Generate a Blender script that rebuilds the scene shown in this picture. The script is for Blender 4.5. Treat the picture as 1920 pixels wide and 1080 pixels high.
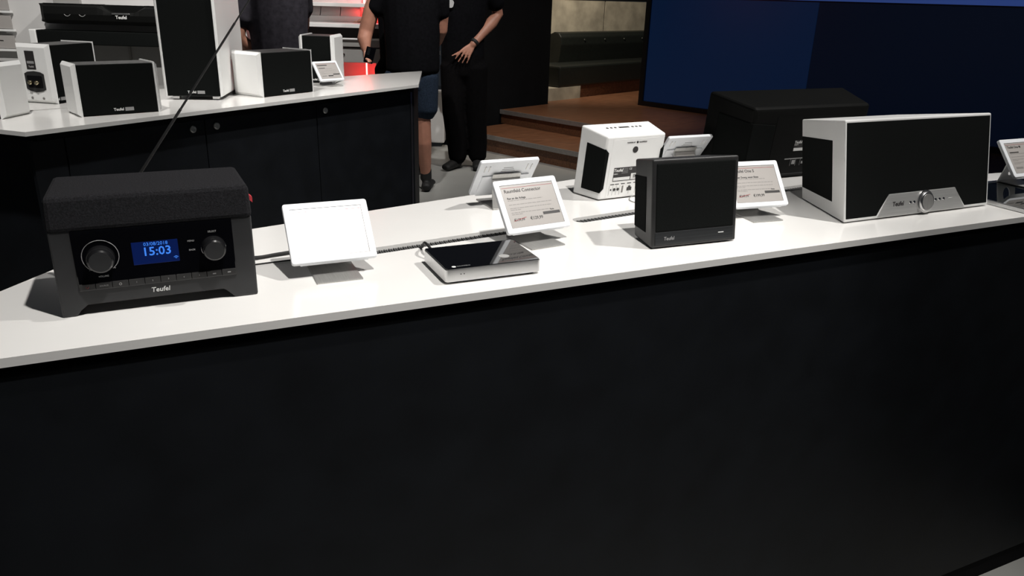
import bpy, bmesh, math, random
from mathutils import Matrix, Vector
random.seed(7)
sc = bpy.context.scene
for o in list(bpy.data.objects): bpy.data.objects.remove(o)
COL = sc.collection

# ------------------------------------------------------------------ camera
PITCH, ROLL, YAW, FPX = math.radians(20.8), math.radians(-1.74), math.radians(25.55), 1443.0
CAM_H = 1.39
def cam_matrix():
    f = Vector((0, math.cos(PITCH), -math.sin(PITCH))); rt = Vector((1, 0, 0)); dn = f.cross(rt)
    c, s = math.cos(ROLL), math.sin(ROLL)
    right = c*rt + s*dn; down = -s*rt + c*dn
    R = Matrix.Rotation(-YAW, 3, 'Z')
    right, down, f = R @ right, R @ down, R @ f
    m = Matrix.Identity(4)
    for i in range(3):
        m[i][0] = right[i]; m[i][1] = -down[i]; m[i][2] = -f[i]
    m[2][3] = CAM_H
    return m
cd = bpy.data.cameras.new('camera'); cam = bpy.data.objects.new('camera', cd); COL.objects.link(cam)
cd.sensor_width = 36.0; cd.lens = FPX/1920*36.0; cd.clip_start = .02; cd.clip_end = 100
cam.matrix_world = cam_matrix(); sc.camera = cam

# ------------------------------------------------------------------ world, exposure, ceiling spots
w = bpy.data.worlds.new('world'); sc.world = w; w.use_nodes = True
w.node_tree.nodes['Background'].inputs[0].default_value = (.75, .85, 1, 1)
w.node_tree.nodes['Background'].inputs[1].default_value = .018
sc.view_settings.view_transform = 'Standard'; sc.view_settings.look = 'None'
sc.view_settings.gamma = 1; sc.view_settings.use_curve_mapping = False
sc.view_settings.exposure = 0.0
def spot(name, loc, target, energy, size=50, blend=.5, radius=.03, color=(1, .97, .93)):
    l = bpy.data.lights.new(name, 'SPOT'); l.energy = energy; l.spot_size = math.radians(size)
    l.spot_blend = blend; l.shadow_soft_size = radius; l.color = color
    o = bpy.data.objects.new(name, l); COL.objects.link(o); o.location = loc
    o.rotation_euler = (Vector(target)-Vector(loc)).to_track_quat('-Z', 'Y').to_euler()
    return o
spot('ceiling_spot', (.58, .15, 3.27), (.35, 1.1, 1.0), 225, 46, .6)
spot('ceiling_spot', (1.88, .52, 3.27), (1.1, 1.15, 1.0), 215, 56, .6)
spot('ceiling_spot', (-.35, 1.7, 3.4), (.05, 2.95, 1.0), 250, 50, .6)
spot('ceiling_spot', (1.35, 2.5, 3.4), (.75, 3.45, 1.0), 230, 44, .6)
spot('ceiling_spot', (-.5, 3.9, 3.4), (-.75, 6.3, 1.1), 330, 70, .7)
spot('ceiling_spot', (1.35, 4.1, 3.4), (1.0, 6.4, 1.0), 330, 65, .7)
spot('ceiling_spot', (2.7, 3.9, 3.4), (2.4, 5.9, .3), 230, 60, .8)
spot('ceiling_spot', (4.1, 5.4, 3.4), (3.7, 6.9, .2), 170, 60, .8, color=(1, .88, .75))
spot('ceiling_spot', (4.45, 7.3, 3.0), (5.1, 8.9, 1.0), 260, 90, .8, color=(1, .88, .72))

# ------------------------------------------------------------------ materials
def mat(name, col, rough=.5, metal=0, spec=.5, noise=0, nscale=40, bump=0, bscale=400, stretch=None, emit=None, estr=0, alpha=None, coat=0):
    m = bpy.data.materials.new(name); m.use_nodes = True; nt = m.node_tree
    b = nt.nodes['Principled BSDF']
    b.inputs['Base Color'].default_value = (*col, 1); b.inputs['Roughness'].default_value = rough
    b.inputs['Metallic'].default_value = metal; b.inputs['Specular IOR Level'].default_value = spec
    b.inputs['Coat Weight'].default_value = coat
    tc = nt.nodes.new('ShaderNodeTexCoord'); mp = nt.nodes.new('ShaderNodeMapping')
    nt.links.new(tc.outputs['Object'], mp.inputs[0])
    if stretch: mp.inputs['Scale'].default_value = stretch
    if noise:
        n = nt.nodes.new('ShaderNodeTexNoise'); n.inputs['Scale'].default_value = nscale; n.inputs['Detail'].default_value = 4
        nt.links.new(mp.outputs[0], n.inputs['Vector'])
        r = nt.nodes.new('ShaderNodeValToRGB')
        r.color_ramp.elements[0].color = (*[c*(1-noise) for c in col], 1); r.color_ramp.elements[1].color = (*[min(1, c*(1+noise)) for c in col], 1)
        r.color_ramp.elements[0].position = .3; r.color_ramp.elements[1].position = .7
        nt.links.new(n.outputs[0], r.inputs[0]); nt.links.new(r.outputs[0], b.inputs['Base Color'])
    if bump:
        n2 = nt.nodes.new('ShaderNodeTexNoise'); n2.inputs['Scale'].default_value = bscale; n2.inputs['Detail'].default_value = 2
        nt.links.new(mp.outputs[0], n2.inputs['Vector'])
        bp = nt.nodes.new('ShaderNodeBump'); bp.inputs['Strength'].default_value = bump; bp.inputs['Distance'].default_value = .001
        nt.links.new(n2.outputs[0], bp.inputs['Height']); nt.links.new(bp.outputs[0], b.inputs['Normal'])
    if emit:
        b.inputs['Emission Color'].default_value = (*emit, 1); b.inputs['Emission Strength'].default_value = estr
    return m
M = {}
M['worktop'] = mat('white_laminate', (.82, .81, .79), .16, noise=.015, nscale=6, spec=.5)
M['panel'] = mat('black_panel', (.0065, .0078, .010), .55, spec=.22, noise=.25, nscale=12)
M['gap'] = mat('black_gap', (.004, .004, .005), .8, spec=.1)
M['bristle'] = mat('grey_bristle', (.06, .06, .06), .7)
M['white'] = mat('white_lacquer', (.80, .80, .79), .38, noise=.01, nscale=9)
M['white_plastic'] = mat('white_plastic', (.80, .82, .85), .42, noise=.01, nscale=20)
M['black_plastic'] = mat('black_plastic', (.020, .0198, .020), .42, noise=.15, nscale=30, bump=.05, bscale=900)
M['grey_plastic'] = mat('anthracite_plastic', (.022, .0225, .024), .5, noise=.1, nscale=30, bump=.08, bscale=1500)
M['fabric'] = mat('black_fabric', (.0038, .0046, .0044), .9, spec=.10, noise=.35, nscale=900, bump=.35, bscale=1400)
M['knob'] = mat('gloss_black_knob', (.010, .010, .011), .22, spec=.5, noise=.1, nscale=30)
M['felt'] = mat('charcoal_felt', (.015, .0150, .017), .95, spec=.15, noise=.45, nscale=500, bump=.6, bscale=900)
M['matt_black'] = mat('matt_black', (.0030, .0032, .0030), .6, spec=.14, noise=.1, nscale=20, bump=.05, bscale=900)
M['gloss'] = mat('black_gloss', (.002, .002, .003), .04, spec=.5, coat=.3)
M['glass_black'] = mat('black_glass', (.004, .005, .005), .03, spec=.6)
M['alu'] = mat('silver_aluminium', (.62, .62, .62), .30, metal=1, noise=.06, nscale=60, stretch=(.2, 4, 4))
M['alu_light'] = mat('brushed_silver', (.60, .60, .59), .42, metal=.6, noise=.08, nscale=90, stretch=(.05, 6, 12))
M['steel'] = mat('brushed_steel', (.52, .515, .50), .42, metal=.75, noise=.08, nscale=90, stretch=(6, .3, 4))
M['chrome'] = mat('chrome', (.75, .75, .75), .12, metal=1, noise=.02)
M['gold'] = mat('brass', (.72, .62, .42), .2, metal=1, noise=.05)
M['dark_strip'] = mat('brushed_black', (.030, .032, .034), .32, metal=.3, noise=.2, nscale=80, stretch=(.05, 5, 10))
M['eink'] = mat('eink_paper', (.40, .378, .360), .24, spec=.5, noise=.01, nscale=50)
M['ink'] = mat('dark_ink', (.022, .020, .020), .5, noise=.02)
M['ink_grey'] = mat('grey_ink', (.22, .21, .20), .5, noise=.02)
M['ink_red'] = mat('red_ink', (.30, .02, .03), .5, noise=.02)
M['ink_white'] = mat('white_ink', (.75, .75, .74), .5, noise=.02)
M['ink_dim'] = mat('grey_print', (.30, .30, .30), .5, noise=.02)
M['red_cloth'] = mat('red_cloth', (.45, .03, .04), .8, noise=.1)
M['rubber'] = mat('black_rubber', (.006, .006, .006), .7, noise=.1)
M['cable_grey'] = mat('grey_cable', (.25, .25, .25), .5, noise=.05)
M['lcd'] = mat('blue_lcd', (.001, .002, .01), .25, spec=.2, emit=(.002, .008, .058), estr=1.0)
M['lcd_text'] = mat('lcd_text', (.02, .1, .5), .3, emit=(.04, .18, .62), estr=1.0)
M['floor'] = mat('grey_floor', (.36, .36, .34), .30, noise=.05, nscale=3)
M['wall_white'] = mat('white_wall', (.62, .61, .60), .55, noise=.03, nscale=4)
M['wall_black'] = mat('black_wall', (.0035, .004, .005), .8, spec=.12, noise=.15, nscale=6)
M['grey_panel'] = mat('grey_panel', (.30, .295, .285), .6, noise=.04, nscale=7)
M['wood'] = mat('walnut_floor', (.16, .070, .034), .42, noise=.45, nscale=9, stretch=(1, 14, 8))
M['nosing'] = mat('grey_nosing', (.32, .30, .28), .45, metal=.3, noise=.08)
M['concrete'] = mat('pale_concrete', (.36, .33, .26), .8, noise=.28, nscale=5, bump=.2, bscale=30)
M['leather'] = mat('black_leather', (.008, .010, .008), .45, noise=.2, nscale=30, bump=.2, bscale=250)
M['bezel'] = mat('black_bezel', (.006, .006, .007), .35, noise=.1)
M['screen_low'] = mat('dim_blue_screen', (.003, .005, .012), .35, spec=.3, emit=(.0022, .0075, .026), estr=1.0)
M['screen_low2'] = mat('dark_blue_screen', (.003, .004, .010), .35, spec=.3, emit=(.0012, .0026, .0075), estr=1.0)
M['screen_top'] = mat('bright_blue_screen', (.003, .006, .02), .35, spec=.3, emit=(.02, .042, .16), estr=1.0)
def screen_picture(m, z0, z1):
    nt = m.node_tree; b = nt.nodes['Principled BSDF']; tc = nt.nodes.new('ShaderNodeTexCoord'); sx = nt.nodes.new('ShaderNodeSeparateXYZ')
    nt.links.new(tc.outputs['Object'], sx.inputs[0]); mr = nt.nodes.new('ShaderNodeMapRange'); mr.inputs[1].default_value = z0; mr.inputs[2].default_value = z1
    mr.inputs[3].default_value = 1.0; mr.inputs[4].default_value = .05
    nt.links.new(sx.outputs[2], mr.inputs[0]); nt.links.new(mr.outputs[0], b.inputs['Emission Strength'])
screen_picture(M['screen_top'], 1.60, 1.80)
M['led_red'] = mat('red_led', (.8, .1, .05), .4, emit=(1.0, .035, .03), estr=40)
M['skin'] = mat('skin', (.40, .185, .125), .55, noise=.12, nscale=18, bump=.05, bscale=200)
M['cloth_black'] = mat('black_cotton', (.0035, .0035, .0045), .95, spec=.06, noise=.25, nscale=60, bump=.3, bscale=60)
M['cloth_trousers'] = mat('black_trousers', (.0035, .0032, .0036), .95, spec=.06, noise=.25, nscale=60, bump=.3, bscale=50)
M['cloth_grey'] = mat('charcoal_cotton', (.040, .037, .046), .95, spec=.1, noise=.25, nscale=40, bump=.4, bscale=40)
M['denim'] = mat('dark_denim', (.016, .026, .045), .9, spec=.15, noise=.35, nscale=120, bump=.3, bscale=150)
M['hair'] = mat('dark_hair', (.02, .014, .01), .6, noise=.3, nscale=80)

# ------------------------------------------------------------------ helpers
def me_obj(name, me, m, parent=None, loc=(0, 0, 0), rot=(0, 0, 0), smooth=False):
    o = bpy.data.objects.new(name, me); COL.objects.link(o)
    me.name = name
    if m is not None:
        me.materials.clear(); me.materials.append(M[m] if isinstance(m, str) else m)
    o.parent = parent; o.location = loc; o.rotation_euler = rot
    if smooth:
        for p in me.polygons: p.use_smooth = True
    return o
def tag(o, label=None, cat=None, group=None, kind=None):
    if label: o['label'] = label
    if cat: o['category'] = cat
    if group: o['group'] = group
    if kind: o['kind'] = kind
    return o
def empty(name, loc, rz=0, label=None, cat=None, group=None):
    o = bpy.data.objects.new(name, None); COL.objects.link(o); o.empty_display_size = .05
    o.location = loc; o.rotation_euler = (0, 0, rz)
    return tag(o, label, cat, group)
def bm_me(bm):
    me = bpy.data.meshes.new('m'); bmesh.ops.recalc_face_normals(bm, faces=bm.faces); bm.to_mesh(me); bm.free(); return me
def hexa(bm, c):
    """c: 8 corners, bottom 4 (ccw) then top 4"""
    v = [bm.verts.new(p) for p in c]
    for f in ((3, 2, 1, 0), (4, 5, 6, 7), (0, 1, 5, 4), (1, 2, 6, 5), (2, 3, 7, 6), (3, 0, 4, 7)): bm.faces.new([v[i] for i in f])
    return v
def bx(bm, x0, x1, y0, y1, z0, z1):
    return hexa(bm, [(x0, y0, z0), (x1, y0, z0), (x1, y1, z0), (x0, y1, z0), (x0, y0, z1), (x1, y0, z1), (x1, y1, z1), (x0, y1, z1)])
def bevel(bm, w, seg=2, edges=None):
    bmesh.ops.bevel(bm, geom=list(edges if edges is not None else bm.edges), offset=w, segments=seg, affect='EDGES', profile=.5)
def box(name, dims, m, parent=None, bev=0, seg=2, loc=(0, 0, 0), rot=(0, 0, 0)):
    bm = bmesh.new(); bx(bm, *dims)
    if bev: bevel(bm, bev, seg)
    return me_obj(name, bm_me(bm), m, parent, loc, rot)
def hexo(name, c, m, parent=None, bev=0, seg=2, loc=(0, 0, 0), rot=(0, 0, 0)):
    bm = bmesh.new(); hexa(bm, c)
    if bev: bevel(bm, bev, seg)
    return me_obj(name, bm_me(bm), m, parent, loc, rot)
def prism(name, poly, z0, z1, m, parent=None, bev=0, seg=2, loc=(0, 0, 0), rot=(0, 0, 0)):
    """poly in local XY, extruded z0..z1"""
    bm = bmesh.new(); n = len(poly)
    a = [bm.verts.new((x, y, z0)) for x, y in poly]; b = [bm.verts.new((x, y, z1)) for x, y in poly]
    bm.faces.new(a[::-1]); bm.faces.new(b)
    for i in range(n): bm.faces.new((a[i], a[(i+1) % n], b[(i+1) % n], b[i]))
    if bev: bevel(bm, bev, seg)
    return me_obj(name, bm_me(bm), m, parent, loc, rot)
def rrect(w, h, r, n=4, cx=0, cy=0):
    p = []
    for sx, sy, a0 in ((1, 1, 0), (-1, 1, 90), (-1, -1, 180), (1, -1, 270)):
        for i in range(n+1):
            a = math.radians(a0+90*i/n); p.append((cx+sx*(w/2-r)+r*math.cos(a), cy+sy*(h/2-r)+r*math.sin(a)))
    return p
def lathe(name, prof, m, parent=None, seg=32, loc=(0, 0, 0), rot=(0, 0, 0), smooth=True):
    """profile (r,z) revolved about local z"""
    bm = bmesh.new(); rings = []
    for r, z in prof:
        if r < 1e-6: rings.append([bm.verts.new((0, 0, z))])
        else: rings.append([bm.verts.new((r*math.cos(2*math.pi*i/seg), r*math.sin(2*math.pi*i/seg), z)) for i in range(seg)])
    for a, b in zip(rings, rings[1:]):
        for i in range(seg):
            j = (i+1) % seg
            if len(a) == 1 and len(b) > 1: bm.faces.new((a[0], b[i], b[j]))
            elif len(b) == 1 and len(a) > 1: bm.faces.new((a[i], a[j], b[0]))
            elif len(a) > 1: bm.faces.new((a[i], a[j], b[j], b[i]))
    o = me_obj(name, bm_me(bm), m, parent, loc, rot)
    if smooth:
        for p in o.data.polygons: p.use_smooth = True
        o.data.set_sharp_from_angle(angle=math.radians(35))
    return o
def frame_at(t):
    ref = Vector((1, 0, 0)) if abs(t.x) < .9 else Vector((0, 1, 0))
    a = (ref-ref.dot(t)*t).normalized(); return a, t.cross(a)
def tube_bm(bm, pts, seg=10, caps=True):
    """pts: (x,y,z,r[,ry])"""
    P = [Vector(p[:3]) for p in pts]; rings = []
    n = len(P)
    def ring(c, t, rx, ry):
        a, b = frame_at(t); return [bm.verts.new(c+a*rx*math.cos(2*math.pi*i/seg)+b*ry*math.sin(2*math.pi*i/seg)) for i in range(seg)]
    for i in range(n):
        t = (P[min(i+1, n-1)]-P[max(i-1, 0)]).normalized()
        rx = pts[i][3]; ry = pts[i][4] if len(pts[i]) > 4 else rx
        if caps and i == 0:
            rings.append(ring(P[i]-t*min(rx, ry)*.6, t, rx*.6, ry*.6))
        rings.append(ring(P[i], t, rx, ry))
        if caps and i == n-1:
            rings.append(ring(P[i]+t*min(rx, ry)*.6, t, rx*.6, ry*.6))
    for a, b in zip(rings, rings[1:]):
        for i in range(seg):
            j = (i+1) % seg; bm.faces.new((a[i], a[j], b[j], b[i]))
    bm.faces.new(rings[0][::-1]); bm.faces.new(rings[-1])
def smooth_path(pts, n=6):
    out = []
    P = [pts[0]]+list(pts)+[pts[-1]]
    for i in range(1, len(P)-2):
        for k in range(n):
            t = k/n; r = []
            for a, b, c, d in zip(P[i-1], P[i], P[i+1], P[i+2]):
                r.append(.5*(2*b+(c-a)*t+(2*a-5*b+4*c-d)*t*t+(3*b-a-3*c+d)*t**3))
            out.append(tuple(r))
    out.append(tuple(pts[-1])); return out
def tube(name, pts, r, m, parent=None, seg=8, smooth=True, path=True):
    q = smooth_path(pts) if path and len(pts) > 2 else pts
    bm = bmesh.new(); tube_bm(bm, [(*p, r) for p in q], seg)
    return me_obj(name, bm_me(bm), m, parent, smooth=smooth)
def eval_mesh(o):
    dg = bpy.context.evaluated_depsgraph_get(); dg.update()
    return bpy.data.meshes.new_from_object(o.evaluated_get(dg))
def text(name, body, size, m, parent, loc, rot=(math.pi/2, 0, 0), ex=.0002, align='CENTER', shear=0, bold=0, sx=1):
    cu = bpy.data.curves.new('t', 'FONT'); cu.body = body; cu.size = size; cu.extrude = ex; cu.align_x = align; cu.align_y = 'CENTER'
    cu.shear = shear; cu.offset = bold; cu.resolution_u = 2
    t = bpy.data.objects.new('t', cu); COL.objects.link(t); me = eval_mesh(t)
    bpy.data.objects.remove(t); bpy.data.curves.remove(cu)
    o = me_obj(name, me, m, parent, loc, rot); o.scale = (sx, 1, 1); return o
def cut_plate(name, outer, holes, z0, z1, m, parent=None, loc=(0, 0, 0), rot=(0, 0, 0)):
    cu = bpy.data.curves.new('c', 'CURVE'); cu.dimensions = '2D'; cu.fill_mode = 'BOTH'; cu.extrude = (z1-z0)/2
    for poly in [outer]+holes:
        s = cu.splines.new('POLY'); s.points.add(len(poly)-1); s.use_cyclic_u = True
        for p, (x, y) in zip(s.points, poly): p.co = (x, y, 0, 1)
    t = bpy.data.objects.new('c', cu); COL.objects.link(t); me = eval_mesh(t)
    bpy.data.objects.remove(t); bpy.data.curves.remove(cu)
    me.transform(Matrix.Translation((0, 0, (z0+z1)/2)))
    bm = bmesh.new(); bm.from_mesh(me); bmesh.ops.remove_doubles(bm, verts=bm.verts, dist=1e-6); bmesh.ops.recalc_face_normals(bm, faces=bm.faces); bm.to_mesh(me); bm.free()
    for p in me.polygons: p.use_smooth = False
    return me_obj(name, me, m, parent, loc, rot)
R90 = (math.pi/2, 0, 0)
K = 1.053                       # background set at true scale of the counter height
cyw, syw = math.cos(YAW), math.sin(YAW)
def W(u, v, z=0):               # background point given right / away / up of the viewpoint's footing
    return Vector((K*(u*cyw+v*syw), K*(-u*syw+v*cyw), K*z))

C = 1.00                        # counter height
# ------------------------------------------------------------------ the setting
tag(box('floor', (-5, 12, -3, 12, -.05, 0), 'floor'), 'light grey smooth shop floor between the counters', 'floor', kind='structure')
# stage platform with two steps; d runs along the steps, e across them
sd = Vector((.366, -.931, 0)); se = Vector((.931, .366, 0))
def sp(p, a, b, z=0): q = Vector((p[0]*K, p[1]*K, 0))+sd*(a*K)+se*(b*K); q.z = z*K; return q
def slab(name, p0, a0, a1, b0, b1, z0, z1, m, parent=None, bev=0):
    c = [sp(p0, a0, b0, z0), sp(p0, a1, b0, z0), sp(p0, a1, b1, z0), sp(p0, a0, b1, z0), sp(p0, a0, b0, z1), sp(p0, a1, b0, z1), sp(p0, a1, b1, z1), sp(p0, a0, b1, z1)]
    o = hexo(name, c, m, parent, bev)
    return o
S1 = (2.748, 6.409); S2 = (3.15, 6.95)
st = empty('stage_steps', (0, 0, 0), 0, 'two low walnut steps with grey metal nosings leading to a platform', 'steps')
slab('riser', S1, -.30, 7.2, 0, .03, 0, .118, 'wood', st)
t1 = slab('tread', S1, -.30, 7.2, -.015, .62, .118, .150, 'wood', st)
slab('nosing', S1, -.30, 7.2, -.022, -.015, .112, .152, 'nosing', t1)
slab('riser', S2, 0, 7.5, 0, .03, .150, .245, 'wood', st)
t2 = slab('tread', S2, 0, 7.5, -.015, .4, .245, .280, 'wood', st)
slab('nosing', S2, 0, 7.5, -.022, -.015, .242, .282, 'nosing', t2)
pf = tag(empty('stage_floor', (0, 0, 0)), 'raised walnut platform floor behind the two steps', 'platform', kind='structure')
for i in range(44):             # boards run away from the steps
    a0 = -.8+i*.2
    slab('plank', S2, a0, a0+.1985, .4 if a0 >= -.01 else .72, 3.6, .243, .280, 'wood', pf)
socket = empty('floor_socket', sp(S2, 2.02, -.03, .19), 0, 'small dark socket plate set in the step riser behind the white speaker', 'socket')
so_m = box('plate', (-.10, .10, -.004, .004, -.04, .04), 'black_plastic', socket, .002); so_m.rotation_euler.z = math.atan2(sd.y, sd.x)
# black partition wall, left of the stage
slab('wall_partition', (3.2, 6.98), -.12, 0, -.72, .64, 0, 2.9, 'wall_black')
bpy.data.objects['wall_partition']['kind'] = 'structure'
tag(bpy.data.objects['wall_partition'], 'tall matt black partition wall behind the man with hand on hip', 'wall')
# concrete-look wall behind the bench
cw = tag(empty('wall_concrete', (0, 0, 0)), 'pale concrete-look wall panels above the black bench', 'wall', kind='structure')
B0 = (4.42, 7.6)
for a0, a1 in ((-.9, -.075), (-.06, .994), (1.014, 2.1), (2.12, 3.2)):
    slab('panel', B0, -.528, -.52, a0, a1, .28, 1.292, 'concrete', cw)
slab('backing', B0, -.60, -.5285, -.9, 3.2, .28, 1.292, 'wall_black', cw)
slab('panel_band', B0, -.57, -.515, -.9, 3.2, 1.296, 2.9, 'wall_black', cw)
# ------------------------------------------------------------------ far bench
be = empty('bench', (0, 0, 0), 0, 'black tufted leather bench with rolled backrest against concrete wall', 'bench')
slab('seat', B0, -.42, 0.0, -.40, 2.0, .41, .63, 'leather', be, .02)
slab('plinth', B0, -.42, -.04, 0.0, 2.0, .28, .41, 'wood', be)
def bench_back():
    bm = bmesh.new(); prof = [(-.50, .60), (-.36, .60), (-.345, .72), (-.33, .82), (-.34, .90), (-.38, .945), (-.44, .955), (-.50, .93)]
    A = [bm.verts.new(sp(B0, y, .0, z)) for y, z in prof]; Bv = [bm.verts.new(sp(B0, y, 2.0, z)) for y, z in prof]
    n = len(prof); bm.faces.new(A); bm.faces.new(Bv[::-1])
    for i in range(n): bm.faces.new((A[i], Bv[i], Bv[(i+1) % n], A[(i+1) % n]))
    bevel(bm, .01, 2); return bm_me(bm)
br = me_obj('backrest', bench_back(), 'leather', be)
for i in range(5):
    lathe('button', [(0, .012), (.012, .009), (.017, 0)], 'leather', br, 12, sp(B0, -.334, .42+i*.385, .865), (math.radians(80), 0, math.atan2(sd.y, sd.x)+math.pi/2))
slab('bench_plinth_block', B0, -.42, 0, -.9, -.03, .28, .41, 'concrete')
tag(bpy.data.objects['bench_plinth_block'], 'pale concrete block at the left end of the bench', 'plinth')
# ------------------------------------------------------------------ video wall
vw = empty('video_wall', (0, 0, 0), 0, 'large dark blue tiled video wall with black frame on the stage', 'screen')
V0 = (4.71, 6.92)
for i, a0 in enumerate((.055, 1.765, 3.475, 5.185)):
    slab('screen_tile', V0, a0, a0+1.704, .02, .06, .33, 1.340, 'screen_low' if i == 0 else 'screen_low2', vw)
    slab('screen_tile', V0, a0, a0+1.704, .02, .06, 1.352, 2.36, 'screen_top', vw)
slab('frame', V0, 0, .052, 0, .12, .28, 2.42, 'bezel', vw)
slab('frame', V0, .052, 6.95, 0, .12, .28, .327, 'bezel', vw)
slab('frame', V0, .052, 6.95, 0, .12, 2.363, 2.42, 'bezel', vw)
slab('frame', V0, .052, 6.95, .061, .12, .327, 2.363, 'bezel', vw)
# ------------------------------------------------------------------ display wall behind the far counter
def ubox(name, u0, u1, v0, v1, z0, z1, m, parent=None, bev=0):
    c = [W(u0, v0, z0), W(u1, v0, z0), W(u1, v1, z0), W(u0, v1, z0), W(u0, v0, z1), W(u1, v0, z1), W(u1, v1, z1), W(u0, v1, z1)]
    return hexo(name, c, m, parent, bev)
tag(ubox('wall_display', -4.6, -1.80, 5.32, 5.45, 0, 2.8, 'wall_white'), 'white display wall carrying the soundbars', 'wall', kind='structure')
tag(ubox('wall_back', -1.80, -.82, 6.65, 6.8, 0, 2.8, 'wall_white'), 'white wall behind the red lit shelf', 'wall', kind='structure')
gp = tag(ubox('trim_1', -3.0, -1.82, 5.31, 5.32, .2, .955, 'grey_panel'), 'grey lower wall panel under the soundbars', 'panel', kind='structure')
# soundbars
def soundbar_curved():
    o = empty('soundbar', W(-2.53, 5.2, 1.13), -YAW, 'black rounded soundbar with notched centre, upper of the two on the wall', 'soundbar')
    n = 28; bm = bmesh.new(); rings = []
    for i in range(n+1):
        x = -.56+1.12*i/n
        e = min(1, (1-abs(x)/.57)*12); dz = .063*(.75+.25*e); zt = .063 if abs(x) > .14 else (.063-.045*min(1, (.14-abs(x))/.04))
        rings.append([bm.verts.new(p) for p in ((x, .09, -dz), (x, -.02, -dz), (x, -.05*e, -dz*.6), (x, -.055*e, 0), (x, -.045*e, zt*.75), (x, -.02, zt), (x, .012, zt), (x, .014, .063), (x, .09, .063))])
    for a, b in zip(rings, rings[1:]):
        for j in range(8): bm.faces.new((a[j], b[j], b[j+1], a[j+1]))
        bm.faces.new((a[8], b[8], b[0], a[0]))
    bm.faces.new(rings[0]); bm.faces.new(rings[-1][::-1])
    b = me_obj('body', bm_me(bm), 'matt_black', o)
    box('top_trim', (-.53, -.15, -.024, .05, .0635, .0665), 'gloss', b); box('top_trim', (.15, .53, -.024, .05, .0635, .0665), 'gloss', b)
    box('display_notch', (-.06, .06, -.062, -.05, .005, .014), 'alu', o, .002)
    for x in (-.36, -.26):
        tube('speaker_arc', [(x-.02, -.056, -.002), (x-.01, -.057, -.010), (x, -.057, -.013), (x+.01, -.057, -.010), (x+.02, -.056, -.002)], .002, 'ink_dim', o)
    text('logo', 'Teufel', .03, 'ink_white', o, (.0, -.058, -.012), bold=.0006)
    return o
soundbar_curved()
ubox('wall_bracket', -3.03, -2.86, 5.29, 5.319, 1.13, 1.40, 'grey_panel'); tag(bpy.data.objects['wall_bracket'], 'grey mounting plate on white wall at the upper soundbar end', 'bracket')
sb2 = empty('soundbar', W(-2.53, 5.22, .985), -YAW, 'slim black flat soundbar with white end caps, lower on the wall', 'soundbar')
box('body', (-.615, .615, -.04, .08, -.045, .045), 'fabric', sb2, .006)
for s in (-1, 1): box('end_cap', (s*.64-.024, s*.64+.024, -.044, .09, -.048, .048), 'white', sb2, .006)
ubox('cable_duct', -2.59, -2.575, 5.300, 5.309, .60, .945, 'ink_grey'); tag(bpy.data.objects['cable_duct'], 'thin dark cable strip hanging below the lower soundbar', 'cable')
# price rails on the display wall
def rail(u0, u1, zs, label, hh):
    r = empty('price_rail', W((u0+u1)/2, 5.29, zs[0]), -YAW, label, 'shelf label')
    for i, z in enumerate(zs):
        dz = (z-zs[0])*K
        box('rail', ((u0-u1)/2*K, (u1-u0)/2*K, -.015, .015, dz-.014, dz), 'white', r)
        c = box('card', ((u0-u1)/2*K+.01, (u1-u0)/2*K-.01, -.004, .0, dz+.004, dz+hh), 'eink', r)
        for k in range(3): box('print', ((u0-u1)/2*K+.02, .02+(k % 2)*.03, -.0052, -.004, dz+hh*.8-k*hh*.22, dz+hh*.8-k*hh*.22+.006), 'ink', c)
    return r
rail(-1.93, -1.70, (1.125, 1.235), 'pale price cards on white rails beside the tower speaker', .095)
rail(-3.58, -3.315, (.895, 1.02, 1.135), 'stack of pale cards on white rails at the left wall end', .09)
# red lit shelf
rs = empty('shelf_unit', W(-1.32, 6.2, 0), -YAW, 'white shop shelf with drawer and glowing red light strips', 'shelf')
def rbox(name, u0, u1, v0, v1, z0, z1, m, parent, bev=0):
    return box(name, ((u0+1.32)*K, (u1+1.32)*K, (v0-6.2)*K, (v1-6.2)*K, z0*K, z1*K), m, parent, bev)
rbox('back_panel', -1.80, -.98, 6.50, 6.53, 0, 2.2, 'wall_white', rs)
rbox('upper_shelf', -1.75, -1.04, 6.14, 6.50, 1.205, 1.232, 'white', rs, .003)
rbox('worktop', -1.75, -1.02, 6.05, 6.50, 1.060, 1.088, 'white', rs, .003)
rbox('fascia', -1.72, -1.04, 6.16, 6.30, .985, 1.060, 'black_plastic', rs)
rbox('ledge', -1.75, -1.02, 6.12, 6.30, .920, .982, 'grey_panel', rs, .004)
rbox('ledge_top', -1.75, -1.02, 6.10, 6.30, .972, .984, 'white', rs, .003)
dr = rbox('drawer', -1.75, -1.03, 6.14, 6.46, .803, .910, 'grey_panel', rs, .004)
lathe('lock', [(0, .012), (.010, .010), (.012, 0)], 'chrome', dr, 14, ((-1.343+1.32)*K, (6.14-6.2)*K, .862*K), R90)
rbox('side_panel', -1.02, -1.00, 6.12, 6.50, .984, 1.30, 'white', rs)
rbox('base_panel', -1.11, -1.00, 6.20, 6.46, 0, .803, 'grey_panel', rs)
rbox('upright', -1.245, -1.225, 6.36, 6.42, 1.088, 1.205, 'grey_panel', rs)
rbox('light_strip', -1.216, -1.206, 6.34, 6.35, 1.088, 1.205, 'led_red', rs)
rbox('light_strip', -1.216, -1.206, 6.34, 6.35, 1.232, 1.9, 'led_red', rs)
rbox('light_strip', -1.216, -1.206, 6.34, 6.35, .40, .803, 'led_red', rs)
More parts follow.
